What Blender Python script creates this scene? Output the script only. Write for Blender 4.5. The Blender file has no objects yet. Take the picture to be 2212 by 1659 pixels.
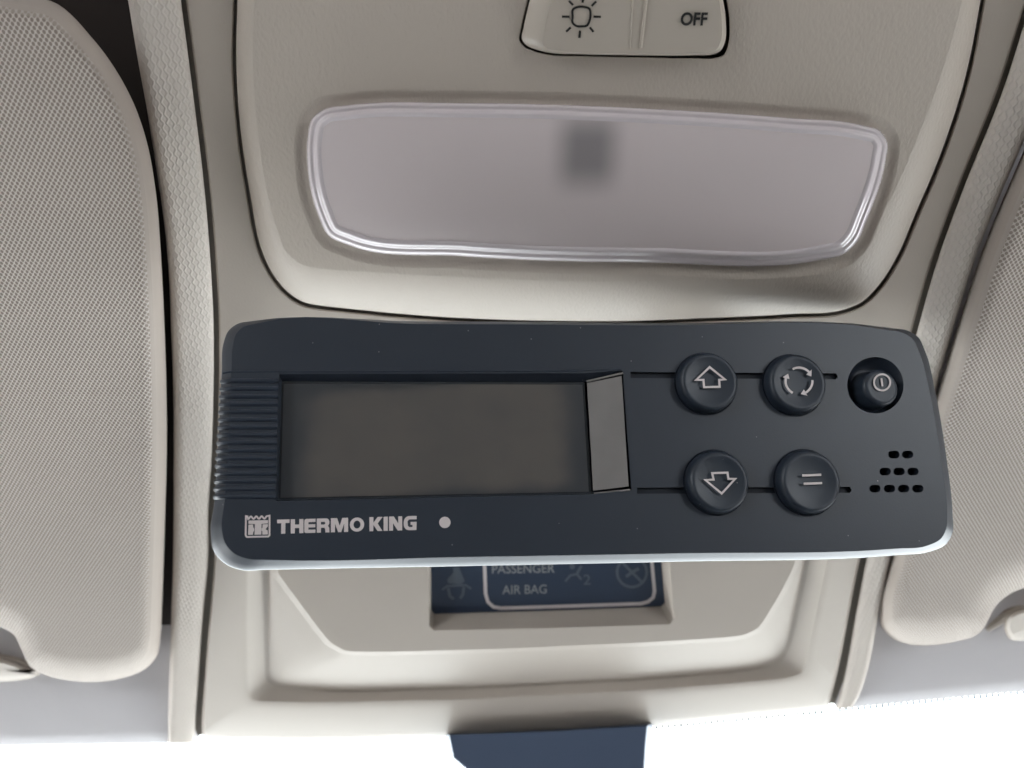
import bpy, math
import numpy as np
from mathutils import Vector
from mathutils.geometry import tessellate_polygon

sc = bpy.context.scene
COL = sc.collection
# ------------------------------------------------------------------ camera
# Ceiling plane is Z = 0, +Y runs forward to the windscreen, the camera hangs below and looks up and forward.
F = 1661.0                      # focal length in photo pixels (2212 wide)
CX, CY = 1106.0, 829.5
PHI = math.radians(57)
CP_, SP_ = math.cos(PHI), math.sin(PHI)
DIST = 0.228                    # camera to ceiling along the optical axis (m)
CAM = np.array([0.0, -DIST * CP_, -DIST * SP_])
RIGHT = np.array([1.0, 0, 0]); DOWN = np.array([0, SP_, -CP_]); FWD = np.array([0, CP_, SP_])
cam = bpy.data.cameras.new('camera'); co = bpy.data.objects.new('camera', cam); COL.objects.link(co)
co.location = CAM; co.rotation_euler = (math.radians(90 + 57), 0, 0)
cam.sensor_width = 36.0; cam.lens = F / 2212 * 36.0
cam.clip_start = 0.005; cam.clip_end = 200
cam.dof.use_dof = True; cam.dof.focus_distance = 0.186; cam.dof.aperture_fstop = 14.0
sc.camera = co
# ------------------------------------------------------------------ sky and exposure
w = bpy.data.worlds.new('World'); sc.world = w; w.use_nodes = True
bg = w.node_tree.nodes['Background']
bg.inputs['Color'].default_value = (0.93, 0.97, 1.0, 1); bg.inputs['Strength'].default_value = 9.9
sc.view_settings.view_transform = 'Standard'; sc.view_settings.look = 'None'
sc.view_settings.exposure = 0.0; sc.view_settings.gamma = 1.0
sc.cycles.use_denoising = True
sc.cycles.max_bounces = 10; sc.cycles.transparent_max_bounces = 16
sc.cycles.sample_clamp_indirect = 8.0

# ------------------------------------------------------------------ helpers
def ray(px, py): return FWD + (px - CX) / F * RIGHT + (py - CY) / F * DOWN
class Plane:
    """a real plane in the cab; at() finds the point of the plane (raised h towards the viewer) seen at a photo pixel"""
    def __init__(s, o, n):
        s.o = np.array(o, float); s.n = np.array(n, float) / np.linalg.norm(n)
    def at(s, px, py, h=0.0):
        r = ray(px, py); t = ((s.o + s.n * h - CAM) @ s.n) / (r @ s.n)
        return CAM + r * t
    def pts(s, pp, h=0.0):
        return np.array([s.at(p[0], p[1], (p[2] if len(p) > 2 else 0) + h) for p in pp])
CEIL = Plane((0, 0, 0), (0, 0, -1))

def crom(pts, m=8, closed=True):
    """Catmull-Rom through every point, m samples a segment"""
    P = np.array(pts, float); n = len(P); out = []
    segs = n if closed else n - 1
    for i in range(segs):
        if closed: a, b, c, d = P[(i - 1) % n], P[i], P[(i + 1) % n], P[(i + 2) % n]
        else: a, b, c, d = P[max(i - 1, 0)], P[i], P[i + 1], P[min(i + 2, n - 1)]
        l1 = np.linalg.norm((b - a)[:2]) or 1e-9; l2 = np.linalg.norm((c - b)[:2]) or 1e-9; l3 = np.linalg.norm((d - c)[:2]) or 1e-9
        m1 = ((c - b) / l2 * l1 + (b - a) / l1 * l2) / (l1 + l2) * l2 if np.linalg.norm(b - a) > 1e-9 else (c - b)
        m2 = ((c - b) / l2 * l3 + (d - c) / l3 * l2) / (l2 + l3) * l2 if np.linalg.norm(d - c) > 1e-9 else (c - b)
        for k in range(m):
            t = k / m
            out.append((2*t**3 - 3*t*t + 1) * b + (t**3 - 2*t*t + t) * m1 + (-2*t**3 + 3*t*t) * c + (t**3 - t*t) * m2)
    if not closed: out.append(P[-1])
    return np.array(out)
def resample(P, n):
    P = np.array(P, float); d = np.r_[0, np.cumsum(np.linalg.norm(np.diff(P[:, :2], axis=0), axis=1))]
    t = np.linspace(0, d[-1], n)
    return np.stack([np.interp(t, d, P[:, k]) for k in range(P.shape[1])], 1)
def inset(P, d):
    """move a closed outline (clockwise in picture space) inwards by d pixels"""
    P = np.array(P, float)[:, :2]
    T = np.roll(P, -1, 0) - np.roll(P, 1, 0); T /= np.linalg.norm(T, axis=1)[:, None] + 1e-9
    A = 0.5 * np.sum(P[:, 0] * np.roll(P[:, 1], -1) - np.roll(P[:, 0], -1) * P[:, 1])
    N = np.stack([-T[:, 1], T[:, 0]], 1) * (1 if A > 0 else -1)
    return P + N * d

class MB:
    def __init__(s): s.v = []; s.f = []
    def add(s, pts):
        i = len(s.v); s.v += [tuple(p) for p in pts]; return list(range(i, i + len(pts)))
    def strip(s, a, b, closed=True):
        n = len(a)
        for i in range(n if closed else n - 1):
            j = (i + 1) % n; s.f.append((a[i], a[j], b[j], b[i]))
    def loft(s, loops, closed=True):
        ids = [s.add(l) for l in loops]
        for a, b in zip(ids, ids[1:]): s.strip(a, b, closed)
        return ids
    def fill(s, loops):
        """flat polygon with holes"""
        ids = [];
        for l in loops: ids += s.add(l)
        for t in tessellate_polygon([[Vector(p) for p in l] for l in loops]):
            s.f.append(tuple(ids[k] for k in t))
    def fan(s, loop):
        ids = s.add(loop); c = s.add([np.mean(np.array(loop), 0)])[0]
        for i in range(len(ids)): s.f.append((ids[i], ids[(i + 1) % len(ids)], c))
    def box(s, lo, hi):
        x0, y0, z0 = lo; x1, y1, z1 = hi
        q = s.add([(x0,y0,z0),(x1,y0,z0),(x1,y1,z0),(x0,y1,z0),(x0,y0,z1),(x1,y0,z1),(x1,y1,z1),(x0,y1,z1)])
        for f in ((0,3,2,1),(4,5,6,7),(0,1,5,4),(1,2,6,5),(2,3,7,6),(3,0,4,7)): s.f.append(tuple(q[k] for k in f))
    def tube(s, path, r, n=8, flat=1.0, up=None):
        path = np.array(path, float); rings = []
        up = np.array(up if up is not None else (0, 0, 1.0))
        for i, p in enumerate(path):
            t = path[min(i + 1, len(path) - 1)] - path[max(i - 1, 0)]; t /= np.linalg.norm(t)
            a = np.cross(t, up); a /= np.linalg.norm(a) + 1e-12; b = np.cross(a, t)
            rr = r[i] if hasattr(r, '__len__') else r
            rings.append([p + rr * (math.cos(q) * a + flat * math.sin(q) * b) for q in np.linspace(0, 2*math.pi, n, endpoint=False)])
        ids = s.loft(rings)
        for k in (0, -1): s.f.append(tuple(ids[k]))
    def build(s, name, mat, parent=None, smooth=True, angle=35, merge=True):
        org = np.zeros(3); p = parent
        while p is not None:
            org += np.array(p.location); p = p.parent
        me = bpy.data.meshes.new(name)
        me.from_pydata([tuple(np.array(q) - org) for q in s.v], [], s.f)
        import bmesh
        bm = bmesh.new(); bm.from_mesh(me)
        if merge: bmesh.ops.remove_doubles(bm, verts=bm.verts, dist=1e-6)
        bmesh.ops.recalc_face_normals(bm, faces=bm.faces)
        bm.to_mesh(me); bm.free()
        me.materials.append(mat)
        if smooth:
            me.shade_smooth(); me.set_sharp_from_angle(angle=math.radians(angle))
        o = bpy.data.objects.new(name, me); COL.objects.link(o)
        if parent: o.parent = parent
        return o
def thing(name, label, cat, loc, group=None):
    o = bpy.data.objects.new(name, None); COL.objects.link(o); o.location = tuple(loc); o.empty_display_size = 0.01
    o['label'] = label; o['category'] = cat
    if group: o['group'] = group
    bpy.context.view_layer.update()
    return o

# ------------------------------------------------------------------ materials
def new_mat(name):
    m = bpy.data.materials.new(name); m.use_nodes = True
    nt = m.node_tree; b = nt.nodes['Principled BSDF']
    return m, nt, b
def N(nt, t, **kw):
    n = nt.nodes.new(t)
    for k, v in kw.items():
        if k in n.inputs.keys(): n.inputs[k].default_value = v
        else: setattr(n, k, v)
    return n
def mth(nt, op, a, b=None, c=None):
    n = nt.nodes.new('ShaderNodeMath'); n.operation = op
    for i, x in enumerate((a, b, c)):
        if x is None: continue
        if isinstance(x, (int, float)): n.inputs[i].default_value = x
        else: nt.links.new(x, n.inputs[i])
    return n.outputs[0]
def obj_xyz(nt):
    tc = nt.nodes.new('ShaderNodeTexCoord'); return tc.outputs['Object']
def mottle(nt, b, col, amount, scale):
    """low, broad unevenness of the pigment itself"""
    n = N(nt, 'ShaderNodeTexNoise', Scale=scale, Detail=3.0); nt.links.new(obj_xyz(nt), n.inputs['Vector'])
    mx = nt.nodes.new('ShaderNodeMix'); mx.data_type = 'RGBA'
    mx.inputs[6].default_value = (*[c * (1 - amount) for c in col], 1); mx.inputs[7].default_value = (*[min(1, c * (1 + amount)) for c in col], 1)
    nt.links.new(n.outputs['Fac'], mx.inputs[0]); nt.links.new(mx.outputs[2], b.inputs['Base Color'])
    return mx
def plastic(name, col, rough=0.5, grain=1400.0, gstr=0.25, gdist=0.00012, mot=0.03, spec=0.5, stretch=(1, 1, 1), dust=False):
    m, nt, b = new_mat(name)
    mx = mottle(nt, b, col, mot, 60.0)
    if dust:      # sparse pale specks of dust lying on the surface
        vo = N(nt, 'ShaderNodeTexVoronoi', Scale=330.0); nt.links.new(obj_xyz(nt), vo.inputs['Vector'])
        sel = N(nt, 'ShaderNodeSeparateColor'); nt.links.new(vo.outputs['Color'], sel.inputs[0])
        k = mth(nt, 'MULTIPLY', mth(nt, 'LESS_THAN', vo.outputs['Distance'], 0.05), mth(nt, 'GREATER_THAN', sel.outputs[0], 0.80))
        m2 = nt.nodes.new('ShaderNodeMix'); m2.data_type = 'RGBA'; m2.inputs[7].default_value = (0.22, 0.22, 0.23, 1)
        nt.links.new(k, m2.inputs[0]); nt.links.new(mx.outputs[2], m2.inputs[6]); nt.links.new(m2.outputs[2], b.inputs['Base Color'])
    b.inputs['Roughness'].default_value = rough; b.inputs['Specular IOR Level'].default_value = spec
    mp = N(nt, 'ShaderNodeMapping'); mp.inputs['Scale'].default_value = stretch; nt.links.new(obj_xyz(nt), mp.inputs['Vector'])
    n = N(nt, 'ShaderNodeTexNoise', Scale=grain, Detail=2.0); nt.links.new(mp.outputs[0], n.inputs['Vector'])
    bp = N(nt, 'ShaderNodeBump', Strength=gstr, Distance=gdist); nt.links.new(n.outputs['Fac'], bp.inputs['Height'])
    nt.links.new(bp.outputs[0], b.inputs['Normal'])
    return m
def flat(name, col, rough=0.5, spec=0.5):
    m, nt, b = new_mat(name); b.inputs['Base Color'].default_value = (*col, 1); b.inputs['Roughness'].default_value = rough
    b.inputs['Specular IOR Level'].default_value = spec
    return m
BEIGE = (0.46, 0.405, 0.352)
M = {}
M['trim'] = plastic('beige_grained_plastic', BEIGE, 0.5, 1300, 0.6, 0.00022, stretch=(1, 0.6, 1))
M['trim_smooth'] = plastic('beige_satin_plastic', BEIGE, 0.58, 1300, 0.35, 0.00016)
M['rocker'] = plastic('beige_switch_plastic', (0.44, 0.39, 0.335), 0.38, 900, 0.05, 0.0001)
M['black'] = plastic('black_matt_plastic', (0.021, 0.029, 0.044), 0.42, 2600, 0.3, 0.00006, 0.10, spec=0.55, dust=True)  # this and the next two: blue tint standing in for veiling glare
M['black_rib'] = plastic('black_ribbed_plastic', (0.020, 0.029, 0.046), 0.35, 2600, 0.15, 0.00005, 0.08)
M['button'] = plastic('black_rubber', (0.020, 0.029, 0.044), 0.45, 2600, 0.2, 0.00005, 0.06, dust=True)
M['hole'] = flat('black_hole_lining', (0.010, 0.014, 0.022), 0.7, 0.2)
M['groove'] = flat('black_groove', (0.012, 0.016, 0.024), 0.6, 0.3)  # darker than the face, shade put into the colour of the shallow floors
M['gap'] = flat('gap_shade_backing', (0.22, 0.20, 0.175), 0.9, 0.1)  # darker than the trim, so the colour deepens the shade in the seams
M['lining'] = flat('recess_shade_brown', (0.055, 0.045, 0.042), 0.9, 0.1)  # deep shade of the visor recess put into a dark base colour
M['print_w'] = flat('pale_print', (0.66, 0.60, 0.60), 0.5)
M['print_k'] = flat('dark_print', (0.012, 0.012, 0.012), 0.5)
M['print_grey'] = flat('dim_grey_print', (0.27, 0.285, 0.30), 0.5)
M['print_dim'] = flat('unlit_symbol_print', (0.085, 0.108, 0.14), 0.5)
M['slope_sheen'] = plastic('slope_sheen_grey', (0.225, 0.213, 0.210), 0.4, 3000, 0.5, 0.0001, 0.25)  # the slope is black plastic; its sheen is put into this grey
M['panel'] = flat('dark_blue_indicator_plastic', (0.024, 0.040, 0.075), 0.3)
M['mount'] = plastic('flare_tinted_black_plastic', (0.078, 0.108, 0.175), 0.5, 900, 0.1, 0.0001)  # black plastic with lens flare put in as a blue tint
M['cab'] = plastic('cab_trim', (0.22, 0.195, 0.17), 0.8, 60, 0.2, 0.004)
M['dash'] = plastic('dashboard_plastic', (0.08, 0.08, 0.085), 0.6, 200, 0.2, 0.001)
M['bulb'] = flat('dark_lamp_socket', (0.012, 0.012, 0.015), 0.6)
M['reflector'] = flat('lamp_reflector', (0.9, 0.88, 0.88), 0.5)
M['frit'] = flat('glare_paled_ceramic_print', (0.12, 0.17, 0.22), 0.4)  # black print paled to blue-grey, glare put into the colour

def knit(name, col, cell=(0.00115, 0.0024), strength=0.38):
    """headliner cloth: interlocking wavy ribs as fine relief"""
    m, nt, b = new_mat(name); mottle(nt, b, col, 0.035, 120.0); b.inputs['Roughness'].default_value = 0.85
    b.inputs['Specular IOR Level'].default_value = 0.15
    sx = nt.nodes.new('ShaderNodeSeparateXYZ'); nt.links.new(obj_xyz(nt), sx.inputs[0])
    x, y = sx.outputs[0], sx.outputs[1]
    c = mth(nt, 'DIVIDE', x, cell[0]); col = mth(nt, 'MULTIPLY', mth(nt, 'FLOOR', c), math.pi)
    nz0 = N(nt, 'ShaderNodeTexNoise', Scale=300.0, Detail=1.0); nt.links.new(obj_xyz(nt), nz0.inputs['Vector'])
    jit = mth(nt, 'MULTIPLY', mth(nt, 'SUBTRACT', nz0.outputs['Fac'], 0.5), 3.0)
    wob = mth(nt, 'MULTIPLY', mth(nt, 'SINE', mth(nt, 'ADD', mth(nt, 'ADD', mth(nt, 'MULTIPLY', y, 2 * math.pi / cell[1]), col), jit)), 0.24)
    f = mth(nt, 'ABSOLUTE', mth(nt, 'SUBTRACT', mth(nt, 'FRACT', mth(nt, 'ADD', mth(nt, 'FRACT', c), wob)), 0.5))
    rm = N(nt, 'ShaderNodeMapRange'); rm.interpolation_type = 'SMOOTHSTEP'; rm.inputs['From Min'].default_value = 0.04; rm.inputs['From Max'].default_value = 0.36; rm.inputs['To Min'].default_value = 1.0; rm.inputs['To Max'].default_value = 0.0; nt.links.new(f, rm.inputs['Value'])
    bp = N(nt, 'ShaderNodeBump', Strength=strength, Distance=0.0004); nt.links.new(rm.outputs[0], bp.inputs['Height'])
    nz = N(nt, 'ShaderNodeTexNoise', Scale=2500.0, Detail=2.0); nt.links.new(obj_xyz(nt), nz.inputs['Vector'])
    b2 = N(nt, 'ShaderNodeBump', Strength=0.25, Distance=0.0001); nt.links.new(nz.outputs['Fac'], b2.inputs['Height']); nt.links.new(bp.outputs[0], b2.inputs['Normal'])
    nt.links.new(b2.outputs[0], b.inputs['Normal'])
    return m
M['knit'] = knit('headliner_knit', (0.58, 0.525, 0.475))
M['cloth'] = plastic('headliner_felt', (0.62, 0.60, 0.615), 0.9, 2500, 0.3, 0.0002, spec=0.1)
def mesh_cloth(name, col, hole, a=0.00122, bb=0.00155, r=0.31):
    """perforated visor cloth: staggered small holes over a darker backing"""
    m, nt, b = new_mat(name); b.inputs['Roughness'].default_value = 0.8; b.inputs['Specular IOR Level'].default_value = 0.2
    sx = nt.nodes.new('ShaderNodeSeparateXYZ'); nt.links.new(obj_xyz(nt), sx.inputs[0])
    x, y = mth(nt, 'DIVIDE', sx.outputs[0], a), mth(nt, 'DIVIDE', sx.outputs[1], bb)
    def lat(off):
        fx = mth(nt, 'SUBTRACT', mth(nt, 'FRACT', mth(nt, 'ADD', x, off)), 0.5); fy = mth(nt, 'SUBTRACT', mth(nt, 'FRACT', mth(nt, 'ADD', y, off)), 0.5)
        return mth(nt, 'SQRT', mth(nt, 'ADD', mth(nt, 'MULTIPLY', fx, fx), mth(nt, 'MULTIPLY', fy, fy)))
    d = mth(nt, 'MINIMUM', lat(0.0), lat(0.5))
    rm = N(nt, 'ShaderNodeMapRange'); rm.interpolation_type = 'SMOOTHSTEP'
    rm.inputs['From Min'].default_value = r - 0.10; rm.inputs['From Max'].default_value = r + 0.06; nt.links.new(d, rm.inputs['Value'])
    ge = nt.nodes.new('ShaderNodeNewGeometry'); sn = nt.nodes.new('ShaderNodeSeparateXYZ'); nt.links.new(ge.outputs['True Normal'], sn.inputs[0])
    fl = N(nt, 'ShaderNodeMapRange'); fl.interpolation_type = 'SMOOTHSTEP'; fl.inputs['From Min'].default_value = 0.60; fl.inputs['From Max'].default_value = 0.93
    nt.links.new(mth(nt, 'ABSOLUTE', sn.outputs[2]), fl.inputs['Value'])
    flat_k = mth(nt, 'ADD', mth(nt, 'MULTIPLY', mth(nt, 'SUBTRACT', rm.outputs[0], 0.42), fl.outputs[0]), 0.42)
    mx = nt.nodes.new('ShaderNodeMix'); mx.data_type = 'RGBA'; mx.inputs[6].default_value = (*hole, 1); mx.inputs[7].default_value = (*col, 1)
    nt.links.new(flat_k, mx.inputs[0]); nt.links.new(mx.outputs[2], b.inputs['Base Color'])
    bp = N(nt, 'ShaderNodeBump', Strength=0.5, Distance=0.0003); nt.links.new(flat_k, bp.inputs['Height']); nt.links.new(bp.outputs[0], b.inputs['Normal'])
    return m
M['visor'] = mesh_cloth('perforated_visor_cloth', (0.57, 0.515, 0.468), (0.26, 0.215, 0.185))
M['visor_edge'] = M['visor']
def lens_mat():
    """milky diffuser; a soft dark patch is painted into its colour over the socket"""
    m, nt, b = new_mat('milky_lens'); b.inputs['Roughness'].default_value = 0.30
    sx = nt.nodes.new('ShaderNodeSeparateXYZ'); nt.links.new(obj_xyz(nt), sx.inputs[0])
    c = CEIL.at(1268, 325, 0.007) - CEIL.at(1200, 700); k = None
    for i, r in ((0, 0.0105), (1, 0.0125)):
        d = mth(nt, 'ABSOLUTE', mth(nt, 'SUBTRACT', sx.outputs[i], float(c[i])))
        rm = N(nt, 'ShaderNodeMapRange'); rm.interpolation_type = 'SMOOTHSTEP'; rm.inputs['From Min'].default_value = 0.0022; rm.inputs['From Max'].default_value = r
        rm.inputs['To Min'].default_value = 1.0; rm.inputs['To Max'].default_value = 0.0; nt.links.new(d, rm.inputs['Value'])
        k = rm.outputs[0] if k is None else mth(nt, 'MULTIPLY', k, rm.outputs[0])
    mx = nt.nodes.new('ShaderNodeMix'); mx.data_type = 'RGBA'; mx.inputs[6].default_value = (0.70, 0.62, 0.622, 1); mx.inputs[7].default_value = (0.30, 0.275, 0.28, 1)  # dark patch mixed into the lens colour
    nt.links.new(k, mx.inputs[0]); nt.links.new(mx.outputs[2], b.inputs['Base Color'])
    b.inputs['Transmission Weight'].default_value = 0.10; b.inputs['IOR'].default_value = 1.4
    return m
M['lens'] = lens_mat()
def rim_mat():
    m, nt, b = new_mat('clear_lens_edge'); b.inputs['Base Color'].default_value = (0.64, 0.58, 0.60, 1)
    b.inputs['Roughness'].default_value = 0.12; b.inputs['IOR'].default_value = 1.5; b.inputs['Coat Weight'].default_value = 0.45; b.inputs['Coat Roughness'].default_value = 0.05
    return m
M['rim'] = rim_mat()
def lcd_mat(name, c1, c2, rough):
    m, nt, b = new_mat(name); mx = mottle(nt, b, c1, 0.0, 45.0)
    mx.inputs[6].default_value = (*c1, 1); mx.inputs[7].default_value = (*c2, 1)
    b.inputs['Roughness'].default_value = rough
    return m
M['display'] = lcd_mat('dark_display_glass', (0.022, 0.027, 0.034), (0.030, 0.034, 0.040), 0.22)
def lcd_soft():
    m, nt, b = new_mat('unlit_lcd_with_reflection'); b.inputs['Roughness'].default_value = 0.28
    tc = nt.nodes.new('ShaderNodeTexCoord'); sx = nt.nodes.new('ShaderNodeSeparateXYZ'); nt.links.new(tc.outputs['Generated'], sx.inputs[0])
    nz = N(nt, 'ShaderNodeTexNoise', Scale=42.0, Detail=3.0); nt.links.new(tc.outputs['Object'], nz.inputs['Vector'])
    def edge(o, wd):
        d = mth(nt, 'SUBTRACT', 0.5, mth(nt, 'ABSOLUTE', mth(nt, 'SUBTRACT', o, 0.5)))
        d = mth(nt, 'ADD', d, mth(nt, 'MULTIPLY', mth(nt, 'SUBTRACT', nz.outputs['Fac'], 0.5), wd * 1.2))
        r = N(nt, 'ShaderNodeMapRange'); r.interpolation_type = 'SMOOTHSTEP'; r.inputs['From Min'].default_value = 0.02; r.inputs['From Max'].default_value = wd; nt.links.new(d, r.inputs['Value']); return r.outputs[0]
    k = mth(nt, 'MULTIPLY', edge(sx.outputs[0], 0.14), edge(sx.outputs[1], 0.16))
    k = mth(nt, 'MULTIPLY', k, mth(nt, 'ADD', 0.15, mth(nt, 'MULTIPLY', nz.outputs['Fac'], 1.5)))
    mx = nt.nodes.new('ShaderNodeMix'); mx.data_type = 'RGBA'; mx.inputs[6].default_value = (0.044, 0.048, 0.056, 1); mx.inputs[7].default_value = (0.108, 0.099, 0.093, 1)  # cabin reflection painted in as cloudy brown, fading towards the edges
    nt.links.new(k, mx.inputs[0]); nt.links.new(mx.outputs[2], b.inputs['Base Color'])
    return m
M['lcd'] = lcd_soft()
def glass_mat():
    m, nt, b = new_mat('windscreen_glass'); nt.nodes.remove(b)
    tr = N(nt, 'ShaderNodeBsdfTransparent'); tr.inputs[0].default_value = (0.93, 0.96, 0.95, 1)
    gl = N(nt, 'ShaderNodeBsdfGlossy'); gl.inputs['Roughness'].default_value = 0.02
    mx = nt.nodes.new('ShaderNodeMixShader'); mx.inputs[0].default_value = 0.05
    nt.links.new(tr.outputs[0], mx.inputs[1]); nt.links.new(gl.outputs[0], mx.inputs[2])
    nt.links.new(mx.outputs[0], nt.nodes['Material Output'].inputs['Surface'])
    return m
M['glass'] = glass_mat()

# ------------------------------------------------------------------ the cab round the camera
HPX = [(0, 1613), (365, 1607), (690, 1608), (964, 1598), (1411, 1571), (1791, 1535), (2212, 1495)]
hw = CEIL.pts(HPX)
HB, HA = np.polyfit(hw[:, 0], hw[:, 1], 1)
def headY(X):
    X = np.asarray(X, float)
    return np.where((X > hw[0, 0]) & (X < hw[-1, 0]), np.interp(X, hw[:, 0], hw[:, 1]), HA + HB * X + (np.where(X < 0, hw[0, 1] - (HA + HB * hw[0, 0]), hw[-1, 1] - (HA + HB * hw[-1, 0]))))
SPRO = [(0.0, -0.0002), (0.003, 0.0004), (0.008, 0.0006), (0.016, -0.0008), (0.03, -0.0035), (0.055, -0.010), (0.09, -0.021), (0.13, -0.030), (0.34, -0.032), (0.40, -0.012), (0.6, -0.01), (1.5, -0.01)]
def struct(name, mb, mat, **k):
    o = mb.build(name, mat, **k); o['kind'] = 'structure'; return o
mb = MB()
Xs = np.concatenate([np.linspace(-0.78, -0.22, 8), np.linspace(-0.2, 0.2, 60), np.linspace(0.22, 0.78, 8)])
XL = CEIL.at(426, 1606)[0]; XR = CEIL.at(1806, 1533)[0]
Xs = np.sort(np.r_[Xs, XL - 1e-4, XL + 1e-4, XR - 1e-4, XR + 1e-4])
rows = []
sd = np.concatenate([np.linspace(0, 0.012, 8), np.linspace(0.015, 0.12, 22), np.linspace(0.125, 0.45, 24), [0.7, 1.1, 1.5]])
for s_ in sd:
    h = np.interp(s_, [a for a, _ in SPRO], [b for _, b in SPRO])
    rows.append([(x, float(headY(x)) - s_, -(h - (0.010 if XL < x < XR else 0.0))) for x in Xs])
mb.loft(rows, closed=False)
headliner = struct('headliner', mb, M['cloth'])
mb = MB()     # dark sheet added as the shade in the gap beside the left visor
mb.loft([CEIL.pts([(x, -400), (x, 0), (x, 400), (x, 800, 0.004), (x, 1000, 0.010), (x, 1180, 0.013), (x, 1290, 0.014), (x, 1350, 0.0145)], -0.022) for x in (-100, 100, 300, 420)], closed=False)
mb.build('recess_shade_sheet', M['lining'], headliner)
mb = MB()
for sx in (-1, 1):
    x0, x1 = sorted((sx * 0.78, sx * 0.84))
    mb.box((x0, -1.35, -1.35), (x1, 0.95, -0.55)); mb.box((x0, -0.42, -0.55), (x1, 0.22, 0.05)); mb.box((x0, 0.22, -0.55), (x1, 0.95, -0.42))
    mb.box((x0, -1.35, -0.24), (x1, -0.42, 0.05)); mb.box((x0, -1.35, -0.55), (x1, -1.05, -0.16))
struct('side_wall', mb, M['cab'])  # unseen; front window walled up, rear openings shaped to light the controller
mb = MB(); mb.box((-0.84, -1.42, -1.35), (0.84, -1.35, 0.05)); struct('rear_wall', mb, M['cab'])
mb = MB(); mb.box((-0.84, -1.42, -1.42), (0.84, 1.1, -1.35)); struct('cab_floor', mb, M['dash'])
mb = MB(); mb.box((-0.84, 0.46, -1.35), (0.84, 1.1, -0.45)); struct('dashboard', mb, M['dash'])  # unseen; top raised to steepen the light falloff along the ceiling

# windscreen
WS = math.radians(38)
o_ = np.array([0, float(HA), 0.0]) ; o_[1] = float(headY(0.0))
d1 = np.array([1, HB, 0]); d2 = np.array([0, math.cos(WS), -math.sin(WS)])
n_ = np.cross(d1, d2); n_ /= np.linalg.norm(n_)
if n_[2] > 0: n_ = -n_
GL = Plane(o_ + np.array([0, 0.0, 0.002]), n_)
ws = thing('windscreen', 'bright windscreen glass along the bottom of the picture under the roof edge', 'windscreen', (0, 0.62, -0.4))
mb = MB(); top = [];
for x in np.linspace(-0.78, 0.78, 20):
    top.append(GL.o + np.array([x, HB * x, 0]) - d2 * 0.03)
mb.loft([top, [p + d2 * 0.98 for p in top]], closed=False)
mb.build('glass_pane', M['glass'], ws)
mb = MB()
def edge_y(x): return np.interp(x, [p[0] for p in HPX], [p[1] for p in HPX])
for x in np.arange(-60, 2290, 13.2):
    r = 4.4 if x > 1400 else 1.6  # left dots shrunk to stand in for overexposure washing them out
    if 955 < x < 1415: continue
    y = edge_y(x) + (2.0 if x > 1400 else 4)
    mb.fan(GL.pts([(x + r * math.cos(a), y + 1.2 * r * math.sin(a)) for a in np.linspace(0, 2*math.pi, 8, endpoint=False)], 0.0008))
for k in range(9):
    x = 1186 + 12.5 * k; r = 5.5
    mb.fan(GL.pts([(x + r * math.cos(a), 1700 + r * math.sin(a)) for a in np.linspace(0, 2*math.pi, 8, endpoint=False)], 0.0008))
fr = mb.build('frit_dots', M['frit'], ws); fr['kind'] = 'stuff'

# mirror mount on the glass
mm = thing('mirror_mount', 'black mirror mount, tinted blue-grey for glare, on the windscreen at the bottom centre of the picture', 'mirror mount', GL.at(1200, 1660))
mo = [(962, 1588), (1190, 1578), (1412, 1562), (1408, 1610), (1404, 1680), (1400, 1760), (1200, 1770), (1060, 1770), (1006, 1664), (972, 1637)]
mi = [(970, 1587), (1190, 1580), (1398, 1568), (1394, 1610), (1390, 1680), (1386, 1745), (1200, 1752), (1075, 1752), (1012, 1664), (980, 1637)]
mb = MB(); l0 = GL.pts(mo, 0.001); l1 = GL.pts(mi, 0.016)
mb.loft([l0, l1]); mb.fan(l1); mb.build('cover', M['mount'], mm, angle=20)

# ------------------------------------------------------------------ headliner strips beside the console
LGAP = [(372, -330), (386, -120), (397, 0), (410, 100), (427, 233), (447, 400), (460, 553), (467, 686), (468, 786), (466, 900), (462, 1020), (457, 1106), (457, 1206), (447, 1306), (437, 1439), (428, 1573), (427, 1606)]
LOUT = [(215, -330), (255, -120), (277, 0), (293, 100), (320, 250), (333, 333), (353, 467), (362, 553), (370, 720), (373, 800), (375, 886), (375, 1000), (375, 1106), (374, 1206), (370, 1339), (367, 1439), (362, 1606)]
RGAP = [(2338, -330), (2264, -120), (2222, 0), (2160, 193), (2077, 400), (2021, 553), (1974, 716), (1940, 850), (1904, 1020), (1865, 1204), (1842, 1323), (1818, 1456), (1804, 1512), (1797, 1533)]
ROUT = [(2460, -330), (2365, -60), (2315, 60), (2272, 160), (2212, 302), (2108, 555), (2071, 670), (2022, 836), (1980, 990), (1925, 1204), (1895, 1339), (1872, 1456), (1855, 1506), (1842, 1528)]
def strip_part(outer, gap, sgn):
    """rolled cloth strip: rounded outer edge, flat knit middle, inner edge turned in at the gap"""
    n = 90
    o = resample(crom(outer, 8, False), n); g = resample(crom(gap, 8, False), n)
    g = g + np.array([-6.0 * sgn, 0]) if sgn > 0 else g + np.array([7.0, 0])
    wd = [(0.0, -0.012), (-0.004, -0.006), (0.0, -0.001), (0.03, 0.0014), (0.08, 0.0030), (0.16, 0.0036), (0.30, 0.0034), (0.6, 0.0026), (0.9, 0.0016), (0.97, 0.0008), (1.0, -0.0006), (1.0, -0.007)]
    mb = MB(); mb.loft([CEIL.pts(o * (1 - t) + g * t, h) for t, h in wd], closed=False)
    return mb
s = strip_part(LOUT, LGAP, 1).build('cloth_strip', M['knit'], headliner, angle=60)
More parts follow.
